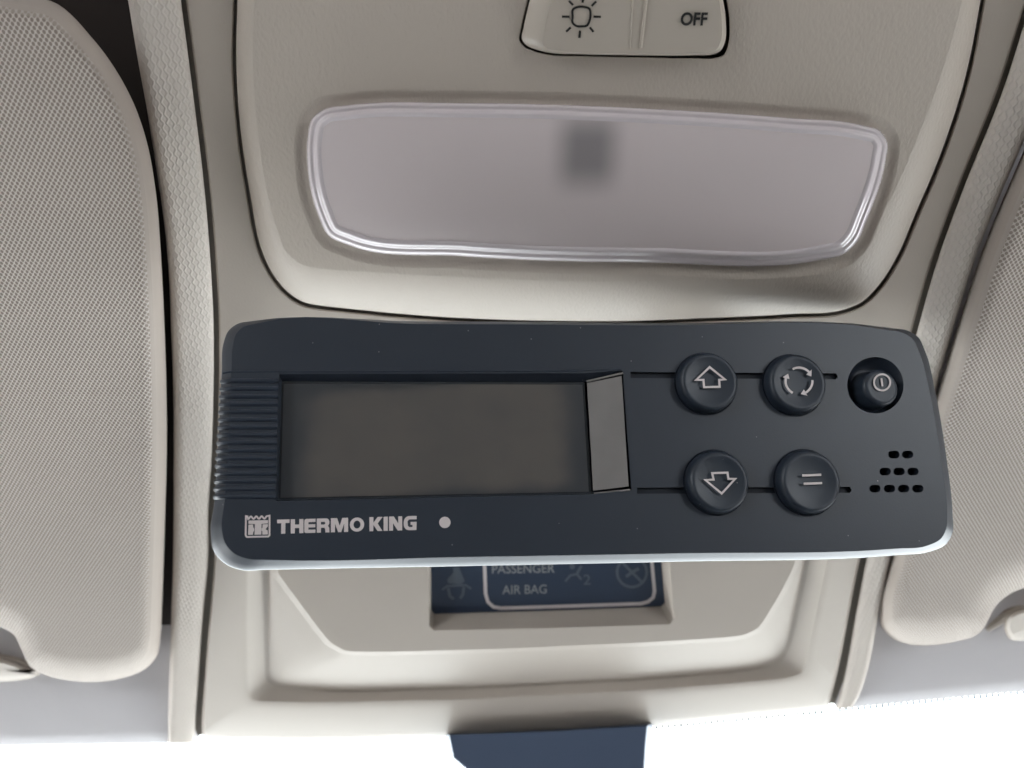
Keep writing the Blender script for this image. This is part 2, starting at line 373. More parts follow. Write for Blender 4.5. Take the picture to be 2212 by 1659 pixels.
s = strip_part(ROUT, RGAP, -1).build('cloth_strip', M['knit'], headliner, angle=60)

# ------------------------------------------------------------------ overhead console
con = thing('overhead_console', 'beige plastic overhead console with dome lamp and airbag light panel between the visors', 'overhead console', CEIL.at(1200, 700))
lg = crom(LGAP, 8, False); rg = crom(RGAP, 8, False)
def clipy(P, y0, y1): return P[(P[:, 1] >= y0) & (P[:, 1] <= y1)]
# lamp panel outline (D shape)
DP = [(512, -290), (513, -120), (513, 0), (510, 117), (520, 283), (540, 417), (570, 553), (590, 593), (623, 632), (655, 652), (700, 661), (737, 665), (904, 681), (1070, 690), (1204, 693), (1370, 693), (1475, 689), (1708, 678), (1825, 668), (1860, 653), (1895, 620), (1938, 553), (1975, 467), (2025, 350), (2085, 167), (2118, 0), (2136, -120), (2150, -290)]
Dm = crom(DP, 6)[:-6]; 
Dm = np.vstack([Dm, [DP[-1]]])
hole = inset(Dm, -8.0)
ug = np.vstack([clipy(lg, -400, 1005) + [6.0, 0], clipy(rg, -400, 1005)[::-1] + [-6.0, 0]])
mb = MB()
mb.fill([CEIL.pts(inset(ug, 3)), CEIL.pts(inset(hole, -3))])
mb.loft([CEIL.pts(inset(ug, 3)), CEIL.pts(inset(ug, 1), -0.00015), CEIL.pts(inset(ug, -0.5), -0.0006), CEIL.pts(inset(ug, -1), -0.0012), CEIL.pts(inset(ug, -1), -0.004)])
mb.loft([CEIL.pts(inset(hole, -3)), CEIL.pts(inset(hole, -1.2), -0.00015), CEIL.pts(inset(hole, 0.5), -0.0006), CEIL.pts(inset(hole, 1.0), -0.0012), CEIL.pts(inset(hole, 1.0), -0.004)])
# lower part: lip, groove and the hooded pod that carries the airbag panel
POD = Plane(CEIL.at(1100, 1195) + np.array([0, 0, -0.0015]), (0, -math.sin(math.radians(6.5)), -math.cos(math.radians(6.5))))
def lp(pts, m=9):
    """straight runs with lightly rounded corners, the same point count for every loop"""
    P = np.array(pts, float); n = len(P)
    Q = np.array([P[i] + (P[(i + 1) % n] - P[i]) * k / m for i in range(n) for k in range(m)])
    for _ in range(5): Q = np.roll(Q, 1, 0) * 0.25 + Q * 0.5 + np.roll(Q, -1, 0) * 0.25
    return Q
O_ = [(472, 1000), (463, 1220), (448, 1390), (435, 1560), (438, 1600), (690, 1603), (964, 1593), (1300, 1576), (1411, 1571), (1779, 1536), (1790, 1529), (1815, 1430), (1850, 1240), (1909, 1000)]
O2 = [(476, 1000), (467, 1220), (452, 1388), (441, 1555), (446, 1590), (690, 1592), (964, 1581), (1300, 1562), (1411, 1554), (1772, 1521), (1783, 1512), (1810, 1428), (1845, 1240), (1904, 1000)]
A0 = [(520, 1000), (516, 1240), (514, 1390), (514, 1505), (532, 1531), (700, 1534), (1000, 1528), (1300, 1513), (1411, 1506), (1708, 1479), (1752, 1464), (1764, 1400), (1798, 1240), (1850, 1000)]
A1 = [(546, 1000), (538, 1240), (536, 1390), (538, 1496), (556, 1513), (700, 1515), (1000, 1509), (1300, 1494), (1411, 1488), (1696, 1464), (1736, 1450), (1745, 1400), (1778, 1240), (1830, 1000)]
B0 = [(566, 1000), (562, 1240), (560, 1390), (562, 1474), (582, 1490), (720, 1499), (1000, 1492), (1300, 1477), (1411, 1470), (1640, 1448), (1700, 1430), (1722, 1390), (1750, 1240), (1800, 1000)]
B1 = [(588, 1000), (581, 1240), (580, 1390), (583, 1460), (606, 1477), (725, 1491), (1000, 1484), (1300, 1469), (1411, 1463), (1622, 1444), (1676, 1424), (1702, 1386), (1732, 1240), (1780, 1000)]
C0 = [(592, 1000), (585, 1238), (606, 1266), (699, 1392), (742, 1416), (850, 1416), (1070, 1410), (1300, 1400), (1411, 1395), (1604, 1383), (1648, 1364), (1694, 1288), (1727, 1226), (1774, 1000)]
C1 = [(602, 1000), (597, 1234), (618, 1262), (709, 1385), (748, 1408), (850, 1408), (1070, 1402), (1300, 1392), (1411, 1387), (1600, 1375), (1640, 1357), (1684, 1284), (1717, 1222), (1764, 1000)]
def podpts(pp, dh=0.0):
    out = []
    for p in pp:
        a = POD.at(p[0], p[1], dh); b = CEIL.at(p[0], p[1], 0.0008)
        out.append(a if a[2] < b[2] else b)
    return np.array(out)
cp0, cp1 = podpts(lp(C0), -0.0012), podpts(lp(C1))
B1p = CEIL.pts(lp(B1), -0.0006)
LA1, LA0, LB1, LB0 = lp(A1), lp(A0), lp(B1), lp(B0)
LB0 = LB1 * 0.78 + LA1 * 0.22
mid = lp(np.array(B1) * 0.5 + np.array(C0) * 0.5)
midp = (B1p + cp0) / 2 + np.array([0, 0, -0.0005])
pA1 = CEIL.pts(LA1, 0.0026); pB0 = CEIL.pts(LB0, -0.0008)
mb.loft([CEIL.pts(lp(O_), -0.004), CEIL.pts(lp(O_), 0.0), CEIL.pts(lp(O2), 0.0020), CEIL.pts(LA0, 0.0030), CEIL.pts(LA1 * 0.6 + LA0 * 0.4, 0.0031), CEIL.pts(LA1 * 0.88 + LA0 * 0.12, 0.0029), pA1])
mb.loft([pA1, pB0])
mb.loft([pB0, CEIL.pts(LB1 * 0.85 + LB0 * 0.15, -0.0009), B1p])
mb.loft([B1p, midp, midp * 0.1 + cp0 * 0.9, cp0]); mb.loft([cp0, cp1])
# airbag panel recess in the pod face
RC = [(926, 1040), (924, 1200), (926, 1352), (936, 1362), (1180, 1357), (1446, 1349), (1457, 1338), (1446, 1200), (1440, 1040)]
RF = [(934, 1040), (931, 1200), (932, 1318), (938, 1326), (1180, 1319), (1428, 1310), (1436, 1302), (1427, 1200), (1420, 1040)]
rc_, rf_ = POD.pts(RC), POD.pts(RF, -0.006)
mb.fill([cp1, rc_]); mb.loft([rc_, POD.pts(RC + (np.array(RF) - RC) * 0.1, -0.0006), rf_])
mb.build('console_frame', M['trim_smooth'], con, angle=30, merge=False)
mb = MB()
bp_ = np.vstack([clipy(lg, -400, 1590) + [-16, 0], clipy(rg, -400, 1520)[::-1] + [14, 0]])
mb.fill([CEIL.pts(bp_, -0.0022), CEIL.pts([(640, 900), (1680, 900), (1670, 1400), (700, 1420)], -0.0022)]); mb.build('backing_plate', M['gap'], con)

# airbag indicator panel
mb = MB(); mb.fill([POD.pts(RF, -0.0056)]); ap = mb.build('airbag_indicator', M['panel'], con)
# --- flat print helpers (lettering lies on the given plane)
def ribbon(pp, wd, closed=False):
    """stroked line as a flat ribbon, mitred joins"""
    P = np.array(pp, float); n = len(P); L, R_ = [], []
    for i in range(n):
        a = P[(i - 1) % n] if (closed or i > 0) else None; c = P[(i + 1) % n] if (closed or i < n - 1) else None
        t1 = (P[i] - a) / np.linalg.norm(P[i] - a) if a is not None else None
        t2 = (c - P[i]) / np.linalg.norm(c - P[i]) if c is not None else None
        if t1 is None: t1 = t2
        if t2 is None: t2 = t1
        n1 = np.array([-t1[1], t1[0]]); n2 = np.array([-t2[1], t2[0]]); m = n1 + n2; l = np.linalg.norm(m)
        m = n1 if l < 1e-6 else m / l; k = min(2.2, 1 / max(0.3, m @ n1))
        L.append(P[i] + m * wd / 2 * k); R_.append(P[i] - m * wd / 2 * k)
    return L, R_
def add_ribbon(mb, plane, pp, wd, h, closed=False):
    L, R_ = ribbon(pp, wd, closed)
    a = mb.add(plane.pts(L, h)); b = mb.add(plane.pts(R_, h)); mb.strip(a, b, closed)
def add_poly(mb, plane, polys, h):
    mb.fill([plane.pts(p, h) for p in polys])
def circ(cx, cy, r, n=24, ry=None):
    return [(cx + r * math.cos(a), cy + (ry or r) * math.sin(a)) for a in np.linspace(0, 2*math.pi, n, endpoint=False)]
def add_text(mb, plane, body, x0, x1, ybase, height, h, slope=0.0, shear=0.0, bold=0.0):
    cu = bpy.data.curves.new('text', 'FONT'); cu.body = body; cu.size = 1.0; cu.offset = bold; cu.shear = shear; cu.resolution_u = 4
    o = bpy.data.objects.new('text', cu); COL.objects.link(o)
    dg = bpy.context.evaluated_depsgraph_get(); me = bpy.data.meshes.new_from_object(o.evaluated_get(dg))
    vs = np.array([v.co[:] for v in me.vertices]); fs = [tuple(p.vertices) for p in me.polygons]
    bpy.data.objects.remove(o); bpy.data.curves.remove(cu); bpy.data.meshes.remove(me)
    mn, mx = vs.min(0), vs.max(0); cap = 0.70
    px = x0 + (vs[:, 0] - mn[0]) / (mx[0] - mn[0]) * (x1 - x0)
    py = ybase - vs[:, 1] / cap * height + slope * (px - x0)
    ids = mb.add(plane.pts(np.stack([px, py], 1), h))
    for f in fs: mb.f.append(tuple(ids[k] for k in f))
HP = -0.0054
mb = MB()
fr_ = [(1045, 1040), (1046, 1200), (1049, 1282), (1054, 1300), (1066, 1311), (1082, 1314), (1240, 1309), (1385, 1304), (1400, 1300), (1411, 1291), (1414, 1277), (1407, 1200), (1398, 1040)]
add_ribbon(mb, POD, fr_, 7.5, HP); mb.build('panel_outline', M['print_w'], ap)
mb = MB()
add_text(mb, POD, 'PASSENGER', 1063, 1198, 1239, 19, HP, -0.018, 0.0, 0.006)
add_text(mb, POD, 'AIR BAG', 1085, 1181, 1283.5, 19, HP, -0.02, 0.0, 0.006)
mb.build('lettering', M['print_grey'], ap)
mb = MB()   # seat belt, airbag and crossed-circle warning symbols, unlit
def quadp(*p): add_poly(mb, POD, [list(p)], HP)
add_poly(mb, POD, [[(978, 1226), (992, 1226), (1004, 1256), (996, 1262), (968, 1260), (966, 1252), (980, 1236)]], HP)
add_ribbon(mb, POD, [(955, 1274), (966, 1266), (1006, 1264), (1018, 1272)], 4.5, HP)
add_ribbon(mb, POD, [(968, 1270), (972, 1288), (980, 1294)], 6, HP); add_ribbon(mb, POD, [(1002, 1268), (1000, 1284), (994, 1293)], 6, HP)
mb.build('seat_belt_symbol', M['print_dim'], ap); mb = MB()
add_ribbon(mb, POD, [(1221, 1256), (1232, 1243), (1246, 1240), (1256, 1252)], 5, HP); add_ribbon(mb, POD, [(1246, 1240), (1256, 1222)], 6, HP)
add_poly(mb, POD, [circ(1236, 1224, 6, 12)], HP)
add_text(mb, POD, '2', 1260, 1276, 1263, 22, HP, 0, 0, 0.01)
mb.build('airbag_symbol', M['print_dim'], ap); mb = MB()
add_ribbon(mb, POD, circ(1365, 1236, 32, 40), 6, HP, True); add_ribbon(mb, POD, [(1343, 1214), (1387, 1258)], 6, HP)
add_ribbon(mb, POD, [(1352, 1246), (1366, 1236), (1380, 1228)], 7, HP)
mb.build('crossed_circle_symbol', M['print_dim'], ap)

# lamp panel
lampz = 0.0052
Fp = [(548, -270), (549, -120), (549, 0), (546, 117), (556, 275), (574, 400), (600, 500), (620, 545), (650, 570), (690, 580), (737, 584), (790, 587), (904, 594), (1070, 602), (1204, 607), (1370, 608), (1475, 606), (1708, 598), (1800, 588), (1838, 572), (1866, 545), (1900, 475), (1938, 400), (1985, 290), (2040, 140), (2078, 0), (2096, -120), (2110, -270)]
def open_d(P):
    q = crom(P, 6)[:-6]; return np.vstack([q, [P[-1]]])
Fm = open_d(Fp)
SW = [(1170, -140), (1158, -60), (1145, 0), (1131, 60), (1127.5, 84), (1136, 97), (1155, 106), (1182, 113), (1260, 117.5), (1376, 119.5), (1500, 119.5), (1540, 117), (1557, 109), (1565.5, 92), (1568, 47), (1562, 0), (1548, -70), (1530, -140)]
SH = [(1165, -146), (1152, -62), (1139, 0), (1125, 60), (1121, 86), (1131, 101), (1152, 111), (1181, 118), (1260, 122), (1376, 124.5), (1500, 126.5), (1546, 126), (1564, 119), (1574, 95), (1577, 47), (1571, 0), (1557, -72), (1536, -146)]
LN = [(663, 345), (664, 296), (674, 256), (700, 235), (748, 227), (1000, 222), (1400, 234), (1700, 254), (1862, 270), (1902, 282.5), (1917.5, 308), (1914, 345), (1873, 475), (1852, 522), (1824, 549), (1778, 561), (1400, 567.5), (1000, 554), (752, 529.5), (709, 509), (689, 470)]
Lm = resample(np.vstack([crom(LN, 20), LN[0]]), 260)[:-1]
G1 = inset(Lm, -27); G2 = inset(Lm, -15); G3 = inset(Lm, -4)
mb = MB()
shm = crom(SH, 5); 
mb.loft([CEIL.pts(inset(Dm, 1.5), -0.006), CEIL.pts(Dm, 0.0002), CEIL.pts(inset(Dm, 2.5), 0.0009), CEIL.pts(inset(Dm, 7), 0.0016), CEIL.pts(Dm * 0.45 + Fm * 0.55, lampz - 0.0013), CEIL.pts(Dm * 0.18 + Fm * 0.82, lampz - 0.0003), CEIL.pts(Fm, lampz)])
mb.fill([CEIL.pts(Fm, lampz), CEIL.pts(shm, lampz), CEIL.pts(G1, lampz)])
mb.loft([CEIL.pts(G1, lampz), CEIL.pts(inset(Lm, -23), lampz - 0.00008), CEIL.pts(inset(Lm, -19), lampz - 0.00024), CEIL.pts(G2, lampz - 0.00042), CEIL.pts(inset(Lm, -10), lampz - 0.0006), CEIL.pts(G3, lampz - 0.0007), CEIL.pts(inset(Lm, 2), lampz - 0.0007), CEIL.pts(inset(Lm, 2), lampz - 0.012)])
mb.loft([CEIL.pts(shm, lampz), CEIL.pts(inset(shm, 1.2), lampz - 0.0005), CEIL.pts(inset(shm, 1.2), lampz - 0.009)])
mb.build('lamp_panel', M['trim'], con, angle=50, merge=False)
mb = MB(); mb.fill([CEIL.pts(inset(shm, -2), lampz - 0.0085)]); mb.build('switch_well', M['hole'], con)
# dome lamp lens
lens = MB(); hz = lampz
rimprof = crom([(0.5, -3.0), (0.5, 0.2), (2, 1.0), (5, 1.55), (9, 1.75), (13, 1.75), (16, 1.95), (19.5, 2.55), (23, 2.85), (26.5, 2.85), (32, 2.65)], 4, False)
lens.loft([CEIL.pts(inset(Lm, d), hz + h / 1000) for d, h in rimprof])
rim = lens.build('lens_rim', M['rim'], con, angle=60)
mb = MB(); e0 = inset(Lm, 32)
cen = e0.mean(0)
face = [CEIL.pts(cen + (e0 - cen) * k, hz + 0.00265 + 0.0012 * (1 - k * k)) for k in (1.0, 0.985, 0.96, 0.9, 0.8, 0.6, 0.35, 0.12)]
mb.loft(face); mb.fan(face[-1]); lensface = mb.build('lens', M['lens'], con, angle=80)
mb = MB(); mb.loft([CEIL.pts(inset(Lm, 3), hz - 0.0005), CEIL.pts(inset(Lm, 14), hz - 0.004)]); mb.fan(CEIL.pts(inset(Lm, 14), hz - 0.004)); mb.build('reflector', M['reflector'], con)
mb = MB(); bq = [(1212, 276), (1330, 276), (1336, 340), (1318, 378), (1225, 378), (1206, 340)]
mb.loft([CEIL.pts(bq, hz - 0.006), CEIL.pts(bq, hz + 0.0006)]); mb.fan(CEIL.pts(bq, hz + 0.0006)); mb.build('bulb_socket', M['bulb'], con)
# rocker switch
swm = crom(SW, 5)
SWI = [(1216, -140), (1206, -60), (1193, 0), (1178, 60), (1173, 88), (1176, 100), (1184, 106), (1200, 109), (1262, 113), (1376, 115.5), (1498, 115.5), (1534, 113), (1548, 106), (1556, 91), (1559, 47), (1553, 0), (1539, -70), (1522, -140)]
swi = crom(SWI, 5)
mb = MB(); mb.loft([CEIL.pts(swm, lampz - 0.008), CEIL.pts(swm, lampz + 0.0004), CEIL.pts(swm * 0.9 + swi * 0.1, lampz + 0.0010), CEIL.pts(swm * 0.12 + swi * 0.88, lampz + 0.0030), CEIL.pts(swi, lampz + 0.0032)])
mb.fill([CEIL.pts(swi, lampz + 0.0032)])
sw = mb.build('rocker_switch', M['rocker'], con, angle=25, merge=False)
mb = MB()
for a, b_, r in (((1384, 103), (1404, -70), 0.00035), ((1361, 105), (1370, -70), 0.00018)):
    mb.tube([CEIL.at(*a, lampz + 0.0032), CEIL.at(*b_, lampz + 0.0032)], r, 8)
mb.build('divider_rib', M['rocker'], sw)
mb = MB(); SHT = lampz + 0.0034
add_ribbon(mb, CEIL, crom([(1238, 20), (1248, 15), (1262, 15), (1273, 19), (1275.5, 30), (1273, 46), (1268, 55), (1256, 57), (1245, 56), (1237, 49), (1237, 36)], 4), 5, SHT, True)
for a, b_ in (((1214, 36), (1230, 36)), ((1282, 36), (1298, 36.5)), ((1229, 2), (1238, 11)), ((1288, 3), (1278, 13)), ((1223, 68.5), (1233, 59)), ((1282, 69), (1274, 59)), ((1251.5, 82), (1253, 66)), ((1258.5, 6), (1260, -10))):
    add_ribbon(mb, CEIL, [a, b_], 4.8, SHT)
mb.build('lamp_symbol', M['print_k'], sw)
mb = MB(); add_text(mb, CEIL, 'OFF', 1470.5, 1529.5, 54, 27, SHT, 0.004, 0.12, 0.03); mb.build('lettering', M['print_k'], sw)

# ------------------------------------------------------------------ sun visors
def visor(name, label, back, outer, inset_px, h0, thick, parts):
    t = thing(name, label, 'sun visor', CEIL.at(outer[0][0], outer[0][1], h0), 'fabric sun visors beside the console')
    o = crom(outer, 7); mb = MB(); L = []
    for k in range(9):     # quarter-round cushion edge
        a = k / 8 * math.pi / 2
        L.append(CEIL.pts(inset(o, inset_px * (1 - math.cos(a))), h0 + thick * math.sin(a)))
    L.insert(0, CEIL.pts(inset(o, inset_px * 0.5), h0 - thick * 0.45)); L.insert(1, CEIL.pts(inset(o, inset_px * 0.12), h0 - thick * 0.25))
    k = 7; mb.loft(L[k:]); mb.fill([L[-1]]); mb.build('cushion', M['visor'], t, angle=70)
    mb = MB(); mb.loft(L[:k + 1]); mb.build('edge_band', M['visor_edge'], t, angle=70)
    return t
LV = [(60, -8), (110, 2), (200, 83), (260, 167), (293, 233), (320, 317), (337, 417), (348, 553), (356, 720), (360, 860), (360, 1000), (357, 1106), (350, 1306), (346, 1380), (338, 1418), (312, 1446), (267, 1464), (207, 1473), (150, 1470), (95, 1457), (64, 1438), (46, 1402), (30, 1372), (0, 1354), (-80, 1350), (-400, 1365), (-800, 1360), (-800, 700), (-800, 100), (-420, -60), (-100, -40)]
lv = visor('sun_visor', 'beige perforated sun visor at the left edge with its whole rounded corner in view', None, LV, 52, 0.003, 0.012, None)
RV = [(2700, 60), (2900, 600), (2900, 1200), (2700, 1300), (2420, 1265), (2212, 1270), (2180, 1284), (2152, 1308), (2138, 1332), (2126, 1356), (2105, 1374), (2075, 1383), (2042, 1390), (1996, 1394), (1958, 1390), (1926, 1377), (1905, 1353), (1900, 1310), (1925, 1206), (1982, 990), (2030, 830), (2078, 676), (2118, 553), (2220, 305), (2330, 40), (2460, -300), (2700, -300)]
rv = visor('sun_visor', 'beige sun visor at the right edge, partly behind the black controller', None, RV, 64, -0.002, 0.011, None)
# visor hooks
def hook(label, body, arm, h):
    t = thing('visor_hook', label, 'hook', CEIL.at(body[0][0], body[0][1], h), 'visor hooks on the roof lining')
    o = crom(body, 5); mb = MB()
    mb.loft([CEIL.pts(o, h - 0.012), CEIL.pts(o, h), CEIL.pts(inset(o, 5), h + 0.002), CEIL.pts(inset(o, 12), h + 0.0028)]); mb.fan(CEIL.pts(inset(o, 12), h + 0.0028))
    mb.build('body', M['trim_smooth'], t)
    mb = MB(); mb.tube(CEIL.pts(crom(arm, 5, False), h - 0.002), 0.0017, 8); mb.build('arm', M['trim_smooth'], t)
    return t
hook('pale plastic visor hook at the left edge under the visor corner', [(-70, 1420), (-20, 1418), (20, 1424), (50, 1436), (88, 1454), (70, 1464), (40, 1470), (-10, 1472), (-70, 1470)], [(-60, 1424), (10, 1424), (45, 1433), (86, 1453)], -0.004)
hook('pale plastic visor hook inside the notch of the right visor', [(2170, 1356), (2176, 1330), (2196, 1316), (2240, 1312), (2330, 1316), (2330, 1384), (2240, 1382), (2180, 1380)], [(2130, 1356), (2160, 1338), (2180, 1324), (2240, 1316)], -0.004)

# ------------------------------------------------------------------ the black controller
SC = 0.180
zTL, zTR, zBR, zBL = SC, 1.10157645 * SC, 1.03606055 * SC, 0.9344841 * SC
pTL, pTR, pBL = (CAM + ray(479, 692) * zTL), (CAM + ray(1990, 710) * zTR), (CAM + ray(454, 1234) * zBL)
ex = pTR - pTL; ex /= np.linalg.norm(ex); ny = pBL - pTL; ny -= ex * (ny @ ex); ey = ny / np.linalg.norm(ny)
nn = np.cross(ex, ey)
if nn @ (CAM - pTL) < 0: nn = -nn
FP = Plane(pTL, nn)
ctl = thing('control_unit', 'black overhead control unit with dark display, five round buttons and ribbed left end', 'controller', FP.at(1250, 960, -0.016))
S_ = [(479, 800), (482, 745), (494, 714), (514, 699), (540, 694), (900, 694), (1400, 698), (1930, 709), (1960, 714), (1984, 729), (1997, 755), (2022, 855), (2044, 985), (2058, 1115), (2058, 1150), (2043, 1176), (2007, 1192), (1940, 1199), (1475, 1213), (1000, 1223), (570, 1231), (525, 1232), (485, 1217), (462, 1192), (455, 1150), (463, 1085), (471, 960)]
Fc = [(500, 800), (503, 748), (509, 724), (523, 708), (548, 700), (900, 700), (1400, 703), (1925, 714), (1950, 719), (1972, 733), (1984, 757), (2010, 857), (2032, 987), (2046, 1115), (2044, 1142), (2033, 1163), (2002, 1179), (1938, 1185), (1475, 1195), (1000, 1203), (575, 1209), (537, 1207), (507, 1196), (488, 1176), (479, 1142), (485, 1085), (493, 960)]
sm, fm = crom(S_, 6), crom(Fc, 6)
# openings in the face
DH = [(603, 808), (1262, 806), (1345, 800), (1364, 1058), (1282, 1068), (597, 1083)]
def groove(a, b_, wd):
    a, b_ = np.array(a, float), np.array(b_, float); t = (b_ - a) / np.linalg.norm(b_ - a); n = np.array([-t[1], t[0]]) * wd / 2
    return [tuple(a - n), tuple(b_ - n), tuple(b_ + t * wd * .3), tuple(b_ + n), tuple(a + n)]
GT, GBm = groove((1362, 810), (1806, 813), 13), groove((1376, 1060), (1836, 1058), 13)
slots = []
for y, xs in ((982, (1931, 1960.5)), (1018.5, (1912, 1942, 1972)), (1055.5, (1890, 1921.5, 1952, 1982.5))):
    for x in xs:
        slots.append([(x + 4.4 * sgn + 8.0 * math.cos(a), y + 8.3 * math.sin(a)) for sgn, rng in ((1, np.linspace(-math.pi/2, math.pi/2, 7)), (-1, np.linspace(math.pi/2, 1.5*math.pi, 7))) for a in rng])
PW = circ(1891, 832, 61, 40)
mb = MB()
sin_ = inset(sm, 20)
mb.loft([FP.pts(sin_, -0.017), FP.pts(inset(sm, 2), -0.0145), FP.pts(sm, -0.006), FP.pts(sm, -0.0036), FP.pts(sm * 0.92 + fm * 0.08, -0.0028), FP.pts(sm * 0.5 + fm * 0.5, -0.0016), FP.pts(sm * 0.12 + fm * 0.88, -0.00032), FP.pts(fm, 0)])
mb.fill([FP.pts(sin_, -0.017)])
holes = [DH, GT, GBm, PW] + slots
mb.fill([FP.pts(fm)] + [FP.pts(h) for h in holes])
for h, d in ((GT, 0.0011), (GBm, 0.0011)):
    gv = MB(); gv.loft([FP.pts(h), FP.pts(h) - nn * d]); gv.fill([FP.pts(h) - nn * d]); gv.build('groove', M['groove'], ctl, merge=False)
# display recess: sloped top wall, floor 2.6 mm down
DF = [(609, 824), (1262, 826), (1268, 826), (1282, 1062), (1278, 1066), (601, 1079)]
dh, df = FP.pts(DH), FP.pts(DF, -0.0024)
for i, j in ((0, 1), (1, 2), (3, 4), (4, 5), (5, 0)):
    q = mb.add([dh[i], dh[j], df[j], df[i]]); mb.f.append(tuple(q))
hs = mb.build('housing', M['black'], ctl, angle=30, merge=False)
def local_circle(cx, cy, r, n=40):
    """true circle on the face with the radius seen across the picture"""
    c = FP.at(cx, cy); R = np.linalg.norm(FP.at(cx + r, cy) - FP.at(cx - r, cy)) / 2
    return c, R
def ringpts(c, R, h, n=40): return [c + nn * h + R * (math.cos(a) * ex + math.sin(a) * ey) for a in np.linspace(0, 2*math.pi, n, endpoint=False)]
mb = MB(); mb.fill([FP.pts([DF[0], DF[1], DF[4], DF[5]], -0.0023)]); dw = mb.build('display_window', M['display'], ctl)
mb = MB(); mb.fill([FP.pts([(613, 829), (1258, 831), (1272, 1062), (606, 1075)], -0.0021)]); mb.build('lcd', M['lcd'], dw)
# sheen of the display recess's right slope, painted as a speckled grey strip with edges
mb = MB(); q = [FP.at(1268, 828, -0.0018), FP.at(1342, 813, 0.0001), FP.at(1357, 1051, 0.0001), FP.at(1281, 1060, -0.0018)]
q2 = [p + nn * 0.0004 for p in q]; mb.loft([q, q2]); mb.fill([q2]); strip = mb.build('slope_sheen_strip', M['slope_sheen'], ctl, angle=20)
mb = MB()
mb.tube([FP.at(1267, 824, -0.0014), FP.at(1346, 806, 0.0004)], 0.00028, 6); mb.build('sheen_strip_edge', M['slope_sheen'], strip); mb = MB(); mb.tube([FP.at(1283, 1066, -0.0012), FP.at(1361, 1058, 0.0003)], 0.00022, 6)
mb.build('sheen_strip_edge', M['slope_sheen'], strip)
mb = MB(); mb.tube(FP.pts([(481, 806), (492, 803.5), (520, 803), (900, 802), (1240, 801), (1340, 797)], -0.00005), 0.00022, 6, 1.0, nn); mb.build('band_ridge', M['black_rib'], ctl)
# ribs on the left end
for k in range(16):
    t = (k + 0.5) / 16; y = 815 + (1081 - 815) * t
    xr = 603 + (596 - 603) * t; xl = 479 + (463 - 479) * t
    mb = MB()
    path = [FP.at(xr, y, -0.0002), FP.at(xl + 26, y, -0.0002), FP.at(xl + 14, y + 0.3, -0.0006), FP.at(xl + 6, y + .7, -0.0016), FP.at(xl + 2, y + 1.2, -0.0034)]
    mb.tube(path, 0.00062, 8, 1.0, nn); mb.build('grip_rib', M['black_rib'], ctl, angle=40)
# buttons
def button(cx, cy, r, sym, base=0.0):
    c, R = local_circle(cx, cy, r)
    prof = [(1.02, -0.001), (1.02, 0.0006), (1.0, 0.0016), (0.96, 0.0025), (0.90, 0.0030), (0.84, 0.0031), (0.78, 0.0030), (0.6, 0.0027), (0.3, 0.0025)]
    mb = MB(); L = [ringpts(c, R * a, h + base) for a, h in prof]; mb.loft(L); mb.fan(L[-1])
    b_ = mb.build('button', M['button'], ctl, angle=60)
    mb = MB(); L = [ringpts(c, R * 1.02, 0.00005), ringpts(c, R * 1.07, 0.00005)]; mb.loft(L); mb.build('seam', M['hole'], b_)
    m2 = MB(); sym(m2, 0.0034 + base); m2.build('symbol', M['print_w'], b_)
    return b_
button(1524, 829, 63, lambda m, h: add_ribbon(m, FP, [(1533, 793), (1566, 819.5), (1553.5, 820.5), (1554.5, 835.5), (1521, 836.5), (1519.5, 820.5), (1504, 820.5)], 4.6, h, True))
def cyc(m, h):
    cx, cy, r = 1726, 823, 29
    for a0, a1 in ((-118, -42), (-4, 60), (118, 192)):
        A = np.radians(np.linspace(a0, a1, 12)); add_ribbon(m, FP, [(cx + r * math.cos(a), cy + r * math.sin(a)) for a in A], 4.8, h)
        e = math.radians(a1); p = np.array([cx + r * math.cos(e), cy + r * math.sin(e)]); t = np.array([-math.sin(e), math.cos(e)]); n = np.array([math.cos(e), math.sin(e)])
        t2 = t * 0.97 - n * 0.25
        add_poly(m, FP, [[tuple(p + n * 8), tuple(p + t2 * 11), tuple(p - n * 8)]], h)
button(1713, 832, 62, cyc)
button(1545, 1042, 65, lambda m, h: add_ribbon(m, FP, [(1538.5, 1022), (1571.5, 1021), (1573.5, 1034.5), (1588, 1034.5), (1559, 1066), (1524, 1037), (1541.5, 1036)], 4.6, h, True))
def eq(m, h):
    add_ribbon(m, FP, [(1733, 1027), (1774, 1025.5)], 5, h); add_ribbon(m, FP, [(1736, 1045), (1776, 1043.5)], 5, h)
button(1740, 1042, 65, eq)
# power button sunk in a round well
c, R = local_circle(1891, 832, 61)
mb = MB(); L = [FP.pts(PW), ringpts(c, R * 0.97, -0.0006), ringpts(c, R * 0.86, -0.0022), ringpts(c, R * 0.72, -0.0034), ringpts(c, R * 0.60, -0.0038)]
mb.loft(L); mb.fan(L[-1]); mb.build('button_well', M['black'], ctl, angle=70)
c2, R2 = local_circle(1895, 840, 38)
mb = MB(); L = [ringpts(c2, R2 * a, h) for a, h in ((1.12, -0.0037), (1.05, -0.002), (1.0, 0.0006), (0.95, 0.0014), (0.85, 0.0018), (0.7, 0.0018), (0.3, 0.0017))]
mb.loft(L); mb.fan(L[-1]); pb = mb.build('button', M['button'], ctl, angle=60)
mb = MB(); add_ribbon(mb, FP, circ(1905.5, 826, 17.5, 32), 4, 0.0021, True); add_ribbon(mb, FP, [(1904, 817), (1906.5, 834.5)], 4, 0.0021); mb.build('symbol', M['print_w'], pb)
# sounder slots
for s_ in slots:
    mb = MB(); a = FP.pts(s_); b_ = a - nn * 0.0022; mb.loft([a, b_]); mb.fill([b_]); mb.build('sounder_slot', M['hole'], ctl, angle=40)
